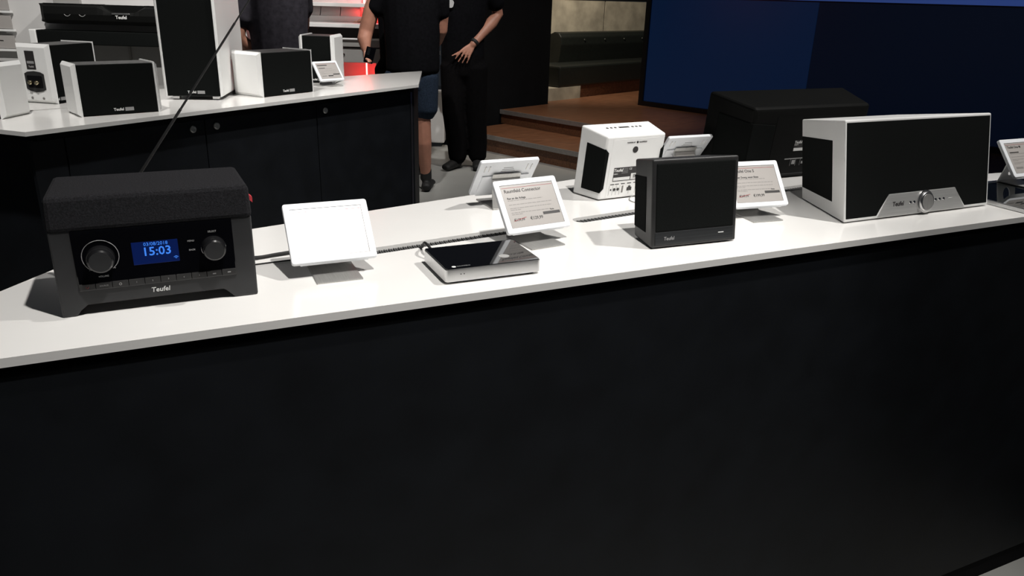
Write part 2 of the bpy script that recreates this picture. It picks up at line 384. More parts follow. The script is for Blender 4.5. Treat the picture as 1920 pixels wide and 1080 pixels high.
for i in range(3):
    u = -1.70+i*.155
    tag(hexo('brochure_holder', [W(u, 6.30, 1.135), W(u+.148, 6.30, 1.135), W(u+.148, 6.32, 1.135), W(u, 6.32, 1.135), W(u-.012, 6.40, 1.204), W(u+.136, 6.40, 1.204), W(u+.136, 6.42, 1.204), W(u-.012, 6.42, 1.204)], 'white'),
        ['leftmost white tilted tray on the red lit shelf', 'middle white tilted tray on the red lit shelf', 'right white tilted tray nearest the red light strip'][i], 'tray', 'tilted trays on the red shelf')
rbox('ledge_riser', -1.75, -1.21, 6.29, 6.45, 1.088, 1.134, 'white', rs)
tag(ubox('floor_stand_panel', -.88, -.66, 7.05, 7.2, .04, .50, 'wall_white', None, .01), 'low white panel standing on the floor behind the legs', 'panel')

# ------------------------------------------------------------------ front display counter
fc = empty('display_counter', (1.0, 1.2, 0), 0, 'long black display counter with white worktop in the foreground', 'counter')
def fl(p): return (p[0]-1.0, p[1]-1.2)
def slot_poly(x0, x1):
    s = .122; y = lambda x: 1.14+s*(x-.305)
    L = math.hypot(1, s); dx, dy = 1/L, s/L; nx, ny = -dy, dx; r = .016; p = []
    a = (x0+r, y(x0+r)+r); b = (x1-r, y(x1-r)+r)
    for i in range(9):
        t = math.radians(90+22.5*i); p.append((a[0]+r*(math.cos(t)*dx+math.sin(t)*nx), a[1]+r*(math.cos(t)*dy+math.sin(t)*ny)))
    for i in range(9):
        t = math.radians(-90+22.5*i); p.append((b[0]+r*(math.cos(t)*dx+math.sin(t)*nx), b[1]+r*(math.cos(t)*dy+math.sin(t)*ny)))
    return p
SLOTS = [(.235, .605), (.700, 1.06), (1.20, 1.48)]
outer = [(-.388, .927), (2.7, .927), (2.7, 1.20), (1.85, 1.245), (1.64, 1.69), (-.102, 1.29)]
cut_plate('worktop', [fl(p) for p in outer], [[fl(p) for p in slot_poly(*s)] for s in SLOTS], C-.0115, C, 'worktop', fc)
inner = [(-.33, .955), (2.66, .955), (2.66, 1.17), (1.83, 1.215), (1.62, 1.655), (-.085, 1.262)]
prism('shadow_gap', [fl(p) for p in inner], C-.030, C-.0125, 'gap', fc)
box('front_panel', (-.375-1, 2.69-1, .934-1.2, .955-1.2, .06, C-.026), 'panel', fc, .0015)
box('plinth', (-.36-1, 2.68-1, .937-1.2, .956-1.2, 0.0, .058), 'gap', fc)
prism('carcass', [fl(p) for p in [(-.335, .957), (2.66, .957), (2.66, 1.165), (1.825, 1.21), (1.615, 1.65), (-.09, 1.255)]], 0.002, C-.031, 'panel', fc)
for s in SLOTS:
    bm = bmesh.new(); sl = .122; yb = lambda x: 1.14+sl*(x-.305)
    n = int((s[1]-s[0]-.02)/.0042)
    for i in range(n):
        x = s[0]+.01+i*.0042; y0 = yb(x)
        bx(bm, x-1, x-1+.0024, y0-1.2+.002, y0-1.2+.030, C-.0110, C-.0052+.0006*(i % 2))
    o = me_obj('brush_strip', bm_me(bm), 'bristle', fc); o['kind'] = 'stuff'

# ------------------------------------------------------------------ radio
rd = empty('tabletop_radio', (-.008, 1.027, C), 0, 'charcoal digital radio with felt lid, two knobs and blue clock display', 'radio')
def radio_body():
    prof = [(-.117, 0), (-.100, 0), (-.092, .013), (-.088, .0165), (.074, .0165), (.079, .013), (.086, 0), (.1165, 0), (.1165, .112), (-.117, .112)]
    bm = bmesh.new(); D = .125
    a = [bm.verts.new((x, 0, z)) for x, z in prof]; b = [bm.verts.new((x, D, z)) for x, z in prof]
    bm.faces.new(a); bm.faces.new(b[::-1])
    for i in range(len(prof)): j = (i+1) % len(prof); bm.faces.new((a[i], b[i], b[j], a[j]))
    bevel(bm, .0025, 2); return bm_me(bm)
me_obj('body', radio_body(), 'grey_plastic', rd)
hexo('lid', [(-.1175, -.003, .109), (.1178, -.003, .109), (.1178, .128, .109), (-.1175, .128, .109), (-.1160, .0, .152), (.1165, .0, .152), (.1140, .122, .152), (-.1130, .122, .152)], 'felt', rd, .0055, 2)
fp = box('front_panel', (-.0935, .0915, -.0012, .004, .0325, .1095), 'gloss', rd, .0008)
lc = box('display', (-.029, .0245, -.0018, .002, .0595, .089), 'lcd', rd, .0004)
text('clock_digits', '15:03', .0155, 'lcd_text', lc, (-.0008, -.0022, .0755), bold=.0002)
text('date_line', '03/08/2018', .0062, 'lcd_text', lc, (-.0012, -.0022, .0855))
for k in range(3):
    tube('wifi_mark', [(.0205-.0011*(k+.4), -.0021, .0637+.0010*k), (.0205, -.0021, .0643+.0013*k), (.0205+.0011*(k+.4), -.0021, .0637+.0010*k)], .00025, 'lcd_text', lc, 6)
def knob(x, z, r, nm):
    k = lathe(nm, [(0, .0175), (r*.80, .0175), (r*.93, .0160), (r, .012), (r*1.04, 0)], 'knob', rd, 40, (x, -.001, z), R90)
    lathe('knob_face', [(0, .0004), (r*.8, .0004), (r*.8, 0)], 'grey_plastic', k, 40, (0, 0, .0175))
    return k
k1 = knob(-.0645, .0735, .0155, 'volume_knob'); k2 = knob(.0665, .0735, .0145, 'select_knob')
def arc(parent, r, a0, a1, rad, m, nm, y=-.0016, c=(0, 0)):
    pts = [(c[0]+r*math.cos(math.radians(a0+(a1-a0)*i/24)), y, c[1]+r*math.sin(math.radians(a0+(a1-a0)*i/24))) for i in range(25)]
    return tube(nm, pts, rad, m, parent, 6, path=False)
arc(rd, .0205, -55, 235, .00045, 'ink_dim', 'scale_ring', -.0016, (-.0645, .0755))
arc(rd, .0150, 0, 360, .0004, 'chrome', 'knob_ring', -.0016, (.0665, .0730))
for s, x, z, sz in (('SELECT', .0665, .0945, .0032), ('MENU', .0400, .0845, .0030), ('BACK', .0405, .0725, .0030), ('VOLUME', -.0645, .0495, .0030), ('+', -.0505, .0590, .004), ('-', -.0785, .0590, .004)):
    text('lettering', s, sz, 'ink_dim', fp, (x, -.0015, z), bold=.00005)
nb = 10; bw = .185/nb
for i in range(nb):
    x0 = -.0935+i*bw
    b = box('preset_button', (x0+.0003, x0+bw-.0003, -.0030, .002, .0335, .0418), 'black_plastic', rd, .0006)
    s = ['', 'SOURCE', '', '1', '2', '3', '4', '5', '', 'SKIP'][i]
    if i == 9: s = ''
    if s: text('lettering', s, .0026, 'ink_dim', b, (x0+bw/2, -.0032, .0377), bold=.00004)
    elif i == 0: arc(b, .0014, -230, 50, .00025, 'ink_red', 'power_mark', -.0031, (x0+bw/2, .0377))
    elif i == 2: arc(b, .0014, 0, 360, .0003, 'ink_dim', 'link_mark', -.0031, (x0+bw/2, .0377))
    else: box('skip_mark', (x0+bw/2-.002, x0+bw/2+.002, -.0033, -.003, .0370, .0384), 'ink_dim', b)
text('logo', 'Teufel', .0088, 'ink_white', rd, (-.0025, -.0004, .0238), shear=.12, bold=.00012)
rb = hexo('ribbon', [(.1178, .040, .124), (.1178, .052, .124), (.1245, .0525, .118), (.1245, .0405, .118), (.1178, .040, .131), (.1178, .052, .131), (.1245, .0525, .125), (.1245, .0405, .125)], 'red_cloth', rd)
def antenna():
    bm = bmesh.new()
    a = Vector((-.052, .135, .087)); b = Vector((.155, .135, .374))
    d = (b-a).normalized(); L = (b-a).length*1.12
    for i, (t0, t1, r) in enumerate(((0, .45, .0019), (.45, .8, .0015), (.8, 1, .0011))):
        p, q = a+d*L*t0, a+d*L*t1; tube_bm(bm, [(*p, r), (*q, r)], 10)
    q = a+d*L; tube_bm(bm, [(*q, .0020), (*(q+d*.004), .0020)], 10)
    tube_bm(bm, [(-.052, .122, .087, .004), (-.052, .139, .087, .004)], 10)
    return bm_me(bm)
me_obj('antenna', antenna(), 'chrome' if 0 else 'black_plastic', rd)
tag(tube('power_cable', [(.09, 1.165, C+.012), (.128, 1.175, C+.0035), (.16, 1.181, C+.0035), (.20, 1.184, C+.0035), (.26, 1.165, C+.0035)], .003, 'rubber'), 'black power cable running from the radio behind the glowing price tag', 'cable')
tag(tube('aerial_lead', [(.09, 1.147, C+.0015), (.128, 1.150, C+.0015), (.18, 1.152, C+.0015), (.235, 1.145, C+.0015)], .0011, 'rubber'), 'thin dark wire lying between radio and price tag', 'cable')

# ------------------------------------------------------------------ electronic price tags
def price_tag(loc, rz, label, lines, hole=False, back_sticker=False, small=False, tl=.66):
    t = empty('price_tag', loc, rz, label, 'price tag', 'electronic price tags on stands')
    w, h, th = .124, .096, .0075
    # base and support, bent from one sheet of steel
    base = box('stand_base', (-.033, .033, -.083, .002, 0, .0025), 'steel', t, .0008)
    cut = [[(.013*math.cos(2*math.pi*i/20), .030+.017*math.sin(2*math.pi*i/20)) for i in range(20)]] if hole else []
    ang = math.radians(104); vy, vz = math.sin(tl), math.cos(tl); oy, oz = -.056+vz*.0112, .024-vy*.0112
    det = vy*math.sin(ang)-vz*math.cos(ang); sl = (-oy*math.sin(ang)+oz*math.cos(ang))/det; LS = (oz+vz*sl)/math.sin(ang)-.001
    cut_plate('stand_support', [(-.033, 0), (.033, 0), (.030, LS), (-.030, LS)], cut, -.00125, .00125, 'steel' if not hole else 'white', t, (0, 0, .0012), (ang, 0, 0))
    pl = bpy.data.objects.new('plate_axis', None)
    bpy.data.objects.remove(pl)
    # plate: built flat (x right, y up, facing +z), then tilted
    rot = (math.pi/2-tl, 0, 0); o = (0, -.056, .024)
    pl = prism('plate', rrect(w, h, .004, 4, 0, h/2), -th, 0, 'white_plastic', t, .0012, 2, o, rot)
    box('back_pad', (-w/2+.012, w/2-.012, .0, h*.60, -th-.003, -th+.001), 'white_plastic', pl, .001)
    box('stand_flap', (-.030, .030, sl-.002, sl+.012, -th-.0052, -th-.003), 'steel', pl, .0006)
    for s in (-1, 1):
        for q in (0, 1): box('hook', (s*.040-.001+q*.009*s, s*.040+.001+q*.009*s, h*.72, h*.88, -th-.0015, -th), 'white', pl)
    for k in range(3): box('back_print', (-.016+k*.003, .014-k*.002, h*(.70+.05*k), h*(.70+.05*k)+.0014, -th-.0003, -th), 'ink_dim', pl)
    scr = box('screen', (-w/2+.010, w/2-.010, .009, h-.010, -.0006, .0004), 'eink', t, 0, 2, o, rot)
    sw = w-.02; x0 = -sw/2+.005; yt = h-.010
    box('screen_edge', (-sw/2, sw/2, yt-.0006, yt+.0002, .0004, .0006), 'ink', scr)
    box('screen_edge', (sw/2-.0006, sw/2, .009, yt, .0004, .0006), 'ink', scr)
    box('rule', (-sw/2+.002, sw/2-.002, yt-.0055, yt-.0049, .0004, .0006), 'ink_red', scr)
    if lines.get('title'): text('title', lines['title'], .0085, 'ink', scr, (x0, yt-.0115, .0005), (0, 0, 0), .0001, 'LEFT', bold=.00015)
    if lines.get('sub'): text('subtitle', lines['sub'], .0050, 'ink', scr, (x0+.002, yt-.0245, .0005), (0, 0, 0), .0001, 'LEFT', bold=.00012)
    if lines.get('lines', True):
        for i, (yy, ln) in enumerate(((.029, .070), (.0365, .086), (.043, .084), (.046, .022), (.051, .080), (.054, .024))):
            if yy > .05 and small: continue
            bm = bmesh.new(); x = x0+.002; end = x0+ln
            rnd = random.Random(i*7+int(loc[0]*100))
            while x < end:
                l = rnd.uniform(.003, .009); bx(bm, x, min(x+l, end), yt-yy, yt-yy+.0012, .0004, .0005); x += l+.0012
            me_obj('small_print', bm_me(bm), 'ink_grey', scr)
    if lines.get('price'):
        p1, p2 = lines['price']
        text('old_price', p1, .0068, 'ink', scr, (x0+.003, yt-.0635, .0005), (0, 0, 0), .0001, 'LEFT', bold=.0001, sx=.9)
        text('new_price', p2, .0078, 'ink', scr, (x0+.0345, yt-.0635, .0005), (0, 0, 0), .0001, 'LEFT', bold=.00012, sx=.95)
        prism('strike_line', [(x0+.002, yt-.0655), (x0+.0275, yt-.0605), (x0+.0275, yt-.0597), (x0+.002, yt-.0647)], .0005, .0007, 'ink_red', scr)
        box('colour_bar', (x0+.062, sw/2-.003, yt-.0595, yt-.0545, .0004, .0006), 'ink', scr)
        text('colour_caption', 'Farbe', .0034, 'ink', scr, (x0+.078, yt-.0515, .0005), (0, 0, 0), .0001, 'LEFT', bold=.0001)
    if lines.get('bars'):
        if not lines.get('title'): box('title_bar', (x0, x0+.050, yt-.0135, yt-.0095, .0004, .0006), 'ink', scr)
        box('subtitle_bar', (x0+.002, x0+.034, yt-.0260, yt-.0235, .0004, .0006), 'ink', scr)
        box('price_bar', (x0+.003, x0+.027, yt-.0660, yt-.0615, .0004, .0006), 'ink_grey', scr)
        box('price_bar', (x0+.035, x0+.060, yt-.0660, yt-.0610, .0004, .0006), 'ink', scr)
        box('colour_bar', (x0+.062, sw/2-.003, yt-.0595, yt-.0545, .0004, .0006), 'ink', scr)
    if back_sticker:
        st_ = box('sticker', (-.026, .026, .012, .058, -.0020, -.0013), 'ink_grey', t, 0, 2, (0, 0, .0012), (ang, 0, 0))
    return t
price_tag((.2245, 1.118, C), -.02, 'blank bright white price tag standing right of the radio', {'title': '', 'lines': False}, tl=.72)
price_tag((.571, 1.157, C), .10, 'white price tag showing a 129,99 price behind the flat black box', {'title': 'Raumfeld Connector', 'sub': 'Ran an die Anlage', 'price': ('€139,99', '€129,99')})
price_tag((1.062, 1.157, C), -.12, 'white price tag showing a 199,99 price beside the small black speaker', {'title': '  Teufel One S', 'sub': 'Neuer Zwerg, neuer Riese', 'price': ('€249,99', '€199,99')})
price_tag((.620, 1.3256, C), math.pi+.01, 'white price tag seen from behind at the rear of the worktop', {'lines': False})
price_tag((1.140, 1.452, C), math.pi-.015, 'white price tag seen from behind between white and black speakers', {'lines': False}, back_sticker=True)
price_tag((1.850, 1.142, C+.0092), 0, 'price tag on perforated white stand over black glass at right edge', {'title': 'Teufel One M', 'bars': True}, hole=True)

# ------------------------------------------------------------------ flat streaming box
cb = empty('streaming_box', (.4345, 1.020, C), math.radians(-1.2), 'flat silver streaming box with glossy black glass top', 'audio device')
prism('foot', rrect(.138, .092, .006), 0, .004, 'rubber', cb)
prism('housing', rrect(.150, .104, .005), .0035, .0225, 'alu', cb, .0008)
gt = prism('glass_top', rrect(.1475, .1015, .004), .0222, .0236, 'gloss', cb)
prism('touch_button', [(.028+.008*math.cos(2*math.pi*i/24), -.022+.008*math.sin(2*math.pi*i/24)) for i in range(24)], .0235, .0238, 'alu_light', gt)
prism('emblem', [(-.060+.0032*math.cos(2*math.pi*i/12), -.044+.0032*math.sin(2*math.pi*i/12)) for i in range(12)], .0235, .0238, 'ink_white', gt)
text('lettering', 'RAUMFELD', .0042, 'ink_dim', gt, (-.045, -.044, .0238), (0, 0, 0), .0001)
for x in (-.052, -.047): lathe('indicator', [(0, .0006), (.0008, .0006), (.0008, 0)], 'rubber', cb, 10, (x, -.052, .0145), R90)
tag(tube('box_cable', [(.380, 1.076, C+.010), (.378, 1.090, C+.016), (.376, 1.105, C+.020), (.378, 1.122, C+.016), (.380, 1.135, C+.006), (.380, 1.150, C-.001)], .0022, 'rubber'), 'short black cable looping from the flat box into the worktop slot', 'cable')

# ------------------------------------------------------------------ wedge-shaped speakers
def wedge(name, loc, rz, label, wf, wb, hf, hb, d, lean, body_m, bev=.004, cat='speaker', group=None):
    """origin: bottom front centre; front rectangle leans back, rear face is smaller"""
    t = empty(name, loc, rz, label, cat, group)
    c = [(-wf/2, 0, .002), (wf/2, 0, .002), (wb/2, d, .002), (-wb/2, d, .002), (-wf/2, lean, hf), (wf/2, lean, hf), (wb/2, d+lean*hb/hf, hb), (-wb/2, d+lean*hb/hf, hb)]
    hexo('cabinet', c, body_m, t, bev, 3)
    ft = prism('foot', [(-wf/2+.012, .010), (wf/2-.012, .010), (wb/2-.008, d-.008), (-wb/2+.008, d-.008)], 0, .004, 'rubber', t)
    def side(s, a, z):      # a: 0 front .. 1 back; z: 0..1
        x = s*((wf+(wb-wf)*a)/2); y0 = d*a; y1 = lean+(d+lean*hb/hf-lean)*a; zt = hf+(hb-hf)*a
        return Vector((x, y0+(y1-y0)*z, .002+(zt-.002)*z))
    return t, side
def side_grille(t, side, a0, a1, z0, z1, m, bev=.002, th=.0016):
    for s in (-1, 1):
        n = (side(s, 1, 0)-side(s, 0, 0)).cross(side(s, 0, 1)-side(s, 0, 0)).normalized()
        if n.x*s < 0: n = -n
        q = [side(s, a0, z0), side(s, a1, z0), side(s, a1, z1), side(s, a0, z1)]
        lo = [p-n*.003 for p in q]; hi = [p+n*th for p in q]
        hexo('side_grille', [*lo, *hi], m, t, bev)
def front_plane(lean, hf):
    return math.atan2(lean, hf)
# small black speaker
t, sd_ = wedge('compact_speaker', (.8215, 1.002, C), math.radians(-3.0), 'small black box speaker with fabric front in the counter middle', .171, .147, .1475, .134, .076, .0195, 'black_plastic', .0035)
side_grille(t, sd_, .33, .985, .14, .80, 'fabric', .001, .0008)
fa = front_plane(.0195, .1475)
fr = box('front_grille', (-.079, .079, .028, .1425, -.003, .0012), 'fabric', t, .0028, 3, (0, 0, 0), (math.pi/2-fa, 0, 0))
stp = box('control_strip', (-.079, .079, .0065, .0278, -.003, .0014), 'dark_strip', t, .001, 2, (0, 0, 0), (math.pi/2-fa, 0, 0))
text('logo', 'Teufel', .0082, 'ink_dim', stp, (-.052, .0165, .0015), (0, 0, 0), .0001, shear=.12, bold=.0001)
box('light_bar', (.047, .058, .0185, .0198, .0013, .0017), 'ink_white', stp)
# small white speaker seen from behind
t, sd_ = wedge('compact_speaker', (.889, 1.402, C), math.pi+math.radians(4), 'small white box speaker turned away, showing its ports and label', .173, .147, .1475, .134, .078, .0195, 'white', .004)
side_grille(t, sd_, .30, .99, .11, .80, 'fabric', .001, .0010)
db = .078
def backat(z): return db+.0195*z/.1475
for s in (-1, 1):
    hexo('rear_grille', [(s*.066, backat(.02)-.002, .022), (s*.0735, backat(.02)-.002, .019), (s*.0735, backat(.02)+.0012, .019), (s*.066, backat(.02)+.0012, .026),
                         (s*.066, backat(.105)-.002, .1010), (s*.0735, backat(.105)-.002, .1085), (s*.0735, backat(.105)+.0012, .1085), (s*.066, backat(.105)+.0012, .1010)], 'fabric', t)
RB = (math.pi/2, 0, math.pi)          # faces the rear of the speaker
al = math.atan2(.0195, .1475)
rf = box('rear_panel', (-.058, .058, -.001, .0003, .006, .128), 'white', t, 0, 2, (0, db, 0), (-al, 0, 0))
def rbx(name, x0, x1, z0, z1, m, h=.0007): return box(name, (x0, x1, 0, h, z0, z1), m, rf)
def rlt(name, x, z, r, m): return lathe(name, [(0, .0008), (r, .0008), (r, 0)], m, rf, 20, (x, 0, z), RB)
rlt('port', 0, .105, .0068, 'ink')
text('lettering', 'POWERED BY', .0033, 'ink', rf, (.013, .0006, .1205), RB, .0002)
rlt('emblem', -.0025, .1205, .0024, 'ink')
text('lettering', 'RAUMFELD', .0040, 'ink', rf, (-.0165, .0006, .1205), RB, .0002)
rbx('type_plate', -.046, .046, .040, .069, 'ink')
yy = .0009
text('logo', 'Teufel', .0090, 'ink_white', rf, (.035, yy, .0632), RB, .0001, shear=.12, bold=.0002)
text('lettering', 'ONE S', .0038, 'ink_white', rf, (.0405, yy, .0555), RB, .0001)
text('lettering', 'CE', .0058, 'ink_white', rf, (.004, yy, .0645), RB, .0001)
for k in range(4): rbx('small_print', .010, .026, .0655-.003*k, .0662-.003*k, 'ink_dim', .0009)
rbx('serial_bar', .003, .0450, .0415, .0480, 'ink_white', .0009)
rbx('barcode', -.0450, .001, .0415, .0545, 'ink_white', .0009)
for k in range(9): rbx('barcode_line', -.006-k*.0022, -.0048-k*.0022, .0445, .0525, 'ink', .0011)
for x, r_ in ((.047, .0018), (.038, .0032), (.029, .0032), (-.020, .0032), (-.030, .0032)): rlt('socket', x, .022, r_, 'ink')
for x in (.0515, .0425, .0335, .0245, .0005, -.0155): rbx('port_divider', x-.0002, x+.0002, .010, .031, 'ink_dim')
for x in (.045, .033, .018, .002, -.014): rbx('port_caption', x-.005, x+.005, .0325, .0342, 'ink', .0006)
rbx('usb_port', .0155, .0195, .014, .029, 'ink_grey')
rbx('network_port', -.006, .006, .017, .0245, 'ink'); rbx('network_latch', -.003, .003, .0245, .0275, 'ink')
# controls on its top face
ta = math.atan2(.134-.1475, .084-.0195)
cs = box('control_panel', (-.052, .052, .020, .038, -.001, .0006), 'grey_panel', t, 0, 2, (0, .0195, .1475), (ta, 0, 0))
for x in (-.042, -.032, -.022, .022, .032, .042): lathe('control_button', [(0, .0010), (.0028, .0008), (.0033, 0)], 'ink', cs, 14, (x, .029, .0006))
box('control_slider', (-.013, .013, .026, .032, .0006, .0014), 'ink', cs, .0004)
tag(tube('speaker_lead', [(.905, 1.320, C+.004), (.893, 1.314, C+.002), (.884, 1.290, C+.0015), (.900, 1.255, C+.0015), (.95, 1.235, C+.0015)], .0010, 'cable_grey'), 'thin pale wire coming out below the white rear-facing speaker', 'cable')
# wide white speaker with silver control panel
t, sd_ = wedge('wide_speaker', (1.392, 1.0145, C), 0, 'wide white speaker with black fabric front and silver control panel', .418, .282, .190, .164, .178, .040, 'white', .003)
side_grille(t, sd_, .26, .985, .15, .79, 'fabric', .001, .0008)
fa = front_plane(.040, .190); FR = (math.pi/2-fa, 0, 0); hh = .190/math.cos(fa)
prism('front_grille', [(-.2045, .0075), (-.122, .0075), (-.090, .0485), (.103, .0485), (.134, .0075), (.2045, .0075), (.2045, hh-.005), (-.2045, hh-.005)], -.004, .0008, 'fabric', t, .0012, 2, (0, 0, 0), FR)
cp = prism('control_panel', [(-.1205, .004), (.1325, .004), (.1015, .0475), (-.089, .0475)], -.003, .0024, 'alu_light', t, .001, 2, (0, 0, 0), FR)
kb = lathe('volume_knob', [(0, .0070), (.0165, .0070), (.0185, .0066), (.0195, .0055), (.0200, .003), (.0230, .0022), (.0230, 0)], 'alu', t, 40, Vector((0.012, -.0024*math.cos(fa), 0))+Vector((0, .026*math.sin(fa), .026*math.cos(fa))), FR)
lathe('knob_face', [(0, .0005), (.0155, .0005), (.0155, 0)], 'steel', kb, 40, (0, 0, .0070))
text('logo', 'Teufel', .0125, 'ink', cp, (-.065, .0265, .0026), (0, 0, 0), .0001, shear=.12, bold=.0003)
for x in (-.030, -.019, .043, .055, .067): lathe('panel_button', [(0, .0012), (.0026, .0010), (.0032, 0)], 'chrome', cp, 14, (x, .027, .0023))
box('light_bar', (.081, .093, .0265, .0275, .0023, .0028), 'ink_white', cp)
# large black speaker, rear to the viewer
t, sd_ = wedge('large_speaker', (1.413, 1.495, C), math.pi, 'large black speaker with rounded edges, its back turned, behind the price tag', .425, .356, .196, .170, .128, .020, 'matt_black', .008)
side_grille(t, sd_, .28, 1.0, .13, .80, 'fabric', .003, .002)
dL = .128
def bl(z): return dL+.020*z/.196
for s in (-1, 1):
    bm = bmesh.new(); hexa(bm, [(s*.112, bl(.02)-.003, .020), (s*.179, bl(.02)-.003, .020), (s*.179, bl(.02)+.0022, .020), (s*.112, bl(.02)+.0022, .020), (s*.112, bl(.13)-.003, .130), (s*.179, bl(.13)-.003, .136), (s*.179, bl(.13)+.0022, .136), (s*.112, bl(.13)+.0022, .130)]); bevel(bm, .0015, 2)
    me_obj('rear_grille', bm_me(bm), 'fabric', t)
alL = math.atan2(.020, .196)
rf = box('rear_panel', (-.108, .108, -.002, .0004, .029, .150), 'matt_black', t, 0, 2, (0, dL, 0), (-alL, 0, 0))
yy = .0010
rbx('type_plate', -.040, .040, .066, .092, 'ink')
text('logo', 'Teufel', .0090, 'ink_white', rf, (.029, yy, .087), RB, .0001, shear=.12, bold=.0002)
text('lettering', 'ONE M', .0038, 'ink_white', rf, (.034, yy, .081), RB, .0001)
for k in range(3): rbx('small_print', -.012, .016, .088-.003*k, .0887-.003*k, 'ink_dim', .0010)
rbx('serial_bar', -.039, .0395, .0665, .0735, 'ink_white', .0010)
text('lettering', 'POWERED BY', .0040, 'ink_white', rf, (.012, yy, .122), RB, .0001)
rlt('emblem', -.006, .122, .0030, 'ink_white')
rbx('port_strip', -.06, .06, .0465, .049, 'ink_dim')
for x in (.040, .024, .010, -.012): rbx('port_divider', x-.0003, x+.0003, .030, .047, 'ink_dim')
rbx('network_port', .026, .036, .034, .044, 'ink_dim')
rbx('service_port', -.005, .006, .034, .040, 'ink_dim')
box('rear_foot_rail', (-.17, .17, bl(.0)-.002, bl(.0)+.001, .010, .028), 'grey_plastic', t)

# ------------------------------------------------------------------ black glass tray at the right end
gl = empty('glass_tray', (1.95, 1.045, C), 0, 'black mirror glass plate with silver rim at the right counter end', 'glass plate')
box('glass', (-.330, .60, -.105, .095, .001, .0085), 'glass_black', gl)
box('rim', (-.336, -.330, -.111, .101, 0, .0095), 'alu', gl, .001)
box('rim', (-.330, .60, -.111, -.105, 0, .0095), 'alu', gl, .001)
box('rim', (-.330, .60, .095, .101, 0, .0095), 'alu', gl, .001)

# ------------------------------------------------------------------ far counter
fe = Vector((.8393, .5436, 0)); fnv = Vector((-.5436, .8393, 0)); FO = Vector((-.308, 2.498, 0))
FA = math.atan2(fe.y, fe.x)
fk = empty('display_counter', FO, 0, 'angular black counter with white worktop, locked doors and loudspeakers, in mid-ground', 'counter')
fw = [(0, 0), (1.450, .939), (1.675, 1.558), (-.55, .535)]
def fslot(x0, x1):
    y = lambda x: .425+.455*(x+.02)
    return [(x0, y(x0)), (x1, y(x1)), (x1, y(x1)+.016), (x0, y(x0)+.016)]
cut_plate('worktop', fw, [fslot(-.03, .16)], C-.0125, C, 'worktop', fk)
cut_plate('shadow_gap', [(.02, .045), (1.43, .957), (1.64, 1.52), (-.48, .54)], [], C-.034, C-.0128, 'gap', fk)
bnd = [.02, .118, .598, 1.118, 1.70]
for i in range(4):
    a0, a1 = bnd[i]+.002, bnd[i+1]-.002
    P = [fe*a0+fnv*.028, fe*a1+fnv*.028, fe*a1+fnv*.046, fe*a0+fnv*.046]
    d_ = hexo('door', [(p.x, p.y, .08) for p in P]+[(p.x, p.y, C-.034) for p in P], 'panel', fk, .0012)
    for la in {1: [.550], 2: [.645], 3: [1.165]}.get(i, []):
        q = fe*la+fnv*.028
        l = lathe('lock', [(0, .004), (.0045, .004), (.0050, .0055), (.0095, .0055), (.0115, .003), (.0118, 0)], 'alu_light', d_, 24, (q.x, q.y, C-.062), (math.pi/2, 0, FA))
cut_plate('carcass', [(.03, .06), (1.435, .968), (1.635, 1.51), (-.47, .55)], [], .002, C-.034, 'panel', fk)
e1 = fe*1.702+fnv*.028
ex = Vector((.225, .619, 0)).normalized()
hexo('edge_strip', [(e1.x, e1.y, 0), (e1.x+fe.x*.012, e1.y+fe.y*.012, 0), (e1.x+fe.x*.012+ex.x*.03, e1.y+fe.y*.012+ex.y*.03, 0), (e1.x+ex.x*.03, e1.y+ex.y*.03, 0)] +
     [(e1.x, e1.y, C-.034), (e1.x+fe.x*.012, e1.y+fe.y*.012, C-.034), (e1.x+fe.x*.012+ex.x*.03, e1.y+fe.y*.012+ex.y*.03, C-.034), (e1.x+ex.x*.03, e1.y+ex.y*.03, C-.034)], 'alu', fk)

def cheek_speaker(name, loc, rz, label, w, d, h, logo_x=.0, tc=.013, feet=False, ch=.009):
    t = empty(name, loc, rz, label, 'speaker', 'white and black home cinema speakers')
    z0 = .012 if feet else 0
    box('cabinet', (-w/2+tc, w/2-tc, 0.003, d-.003, z0+.001, z0+h-.004), 'fabric' if 0 else 'black_plastic', t, .002)
    g = box('front_grille', (-w/2+tc+.0005, w/2-tc-.0005, -.002, .004, z0+.003, z0+h-.005), 'fabric', t, .001)
    for s in (-1, 1):
        bm = bmesh.new(); x0, x1 = (s*w/2-tc if s > 0 else -w/2), (w/2 if s > 0 else -w/2+tc)
        bx(bm, x0, x1, -.006, d+.002, z0, z0+h)
        ed = [e for e in bm.edges if all(abs(v.co.x-(w/2)*s) < 1e-5 for v in e.verts)]
        bmesh.ops.bevel(bm, geom=ed, offset=ch, segments=1, affect='EDGES')
        me_obj('cheek', bm_me(bm), 'white', t)
    lg = text('logo', 'Teufel', .012, 'ink_white', g, (logo_x-.004, -.0022, z0+.016), bold=.0003, align='RIGHT')
    pl = box('logo_box', (logo_x, logo_x+.026, -.0026, -.002, z0+.0105, z0+.0215), 'ink_dim', g)
    return t
def base_at(p, q):             # mid of front base edge and its heading
    a, b = Vector(p), Vector(q); m = (a+b)/2; return (m.x, m.y, C), math.atan2((b-a).y, (b-a).x), (b-a).length
l, r, w_ = base_at((-.189, 2.747), (.052, 2.823)); cheek_speaker('centre_speaker', l, r, 'wide low white and black speaker with cheeks, nearest on the far counter', w_, .12, .159, .012)
l, r, w_ = base_at((.404, 3.106), (.637, 3.262)); cheek_speaker('centre_speaker', l, r, 'boxy white and black speaker left of the small price tag on the far counter', w_, .150, .166, .006, .010, ch=.012)
l, r, w_ = base_at((.648, 3.600), (.788, 3.530)); cheek_speaker('satellite_speaker', l, r, 'upright white and black speaker standing behind the small price tag', w_, .165, .205, .0, .016, ch=.010)
l, r, w_ = base_at((.074, 3.124), (.268, 3.063))
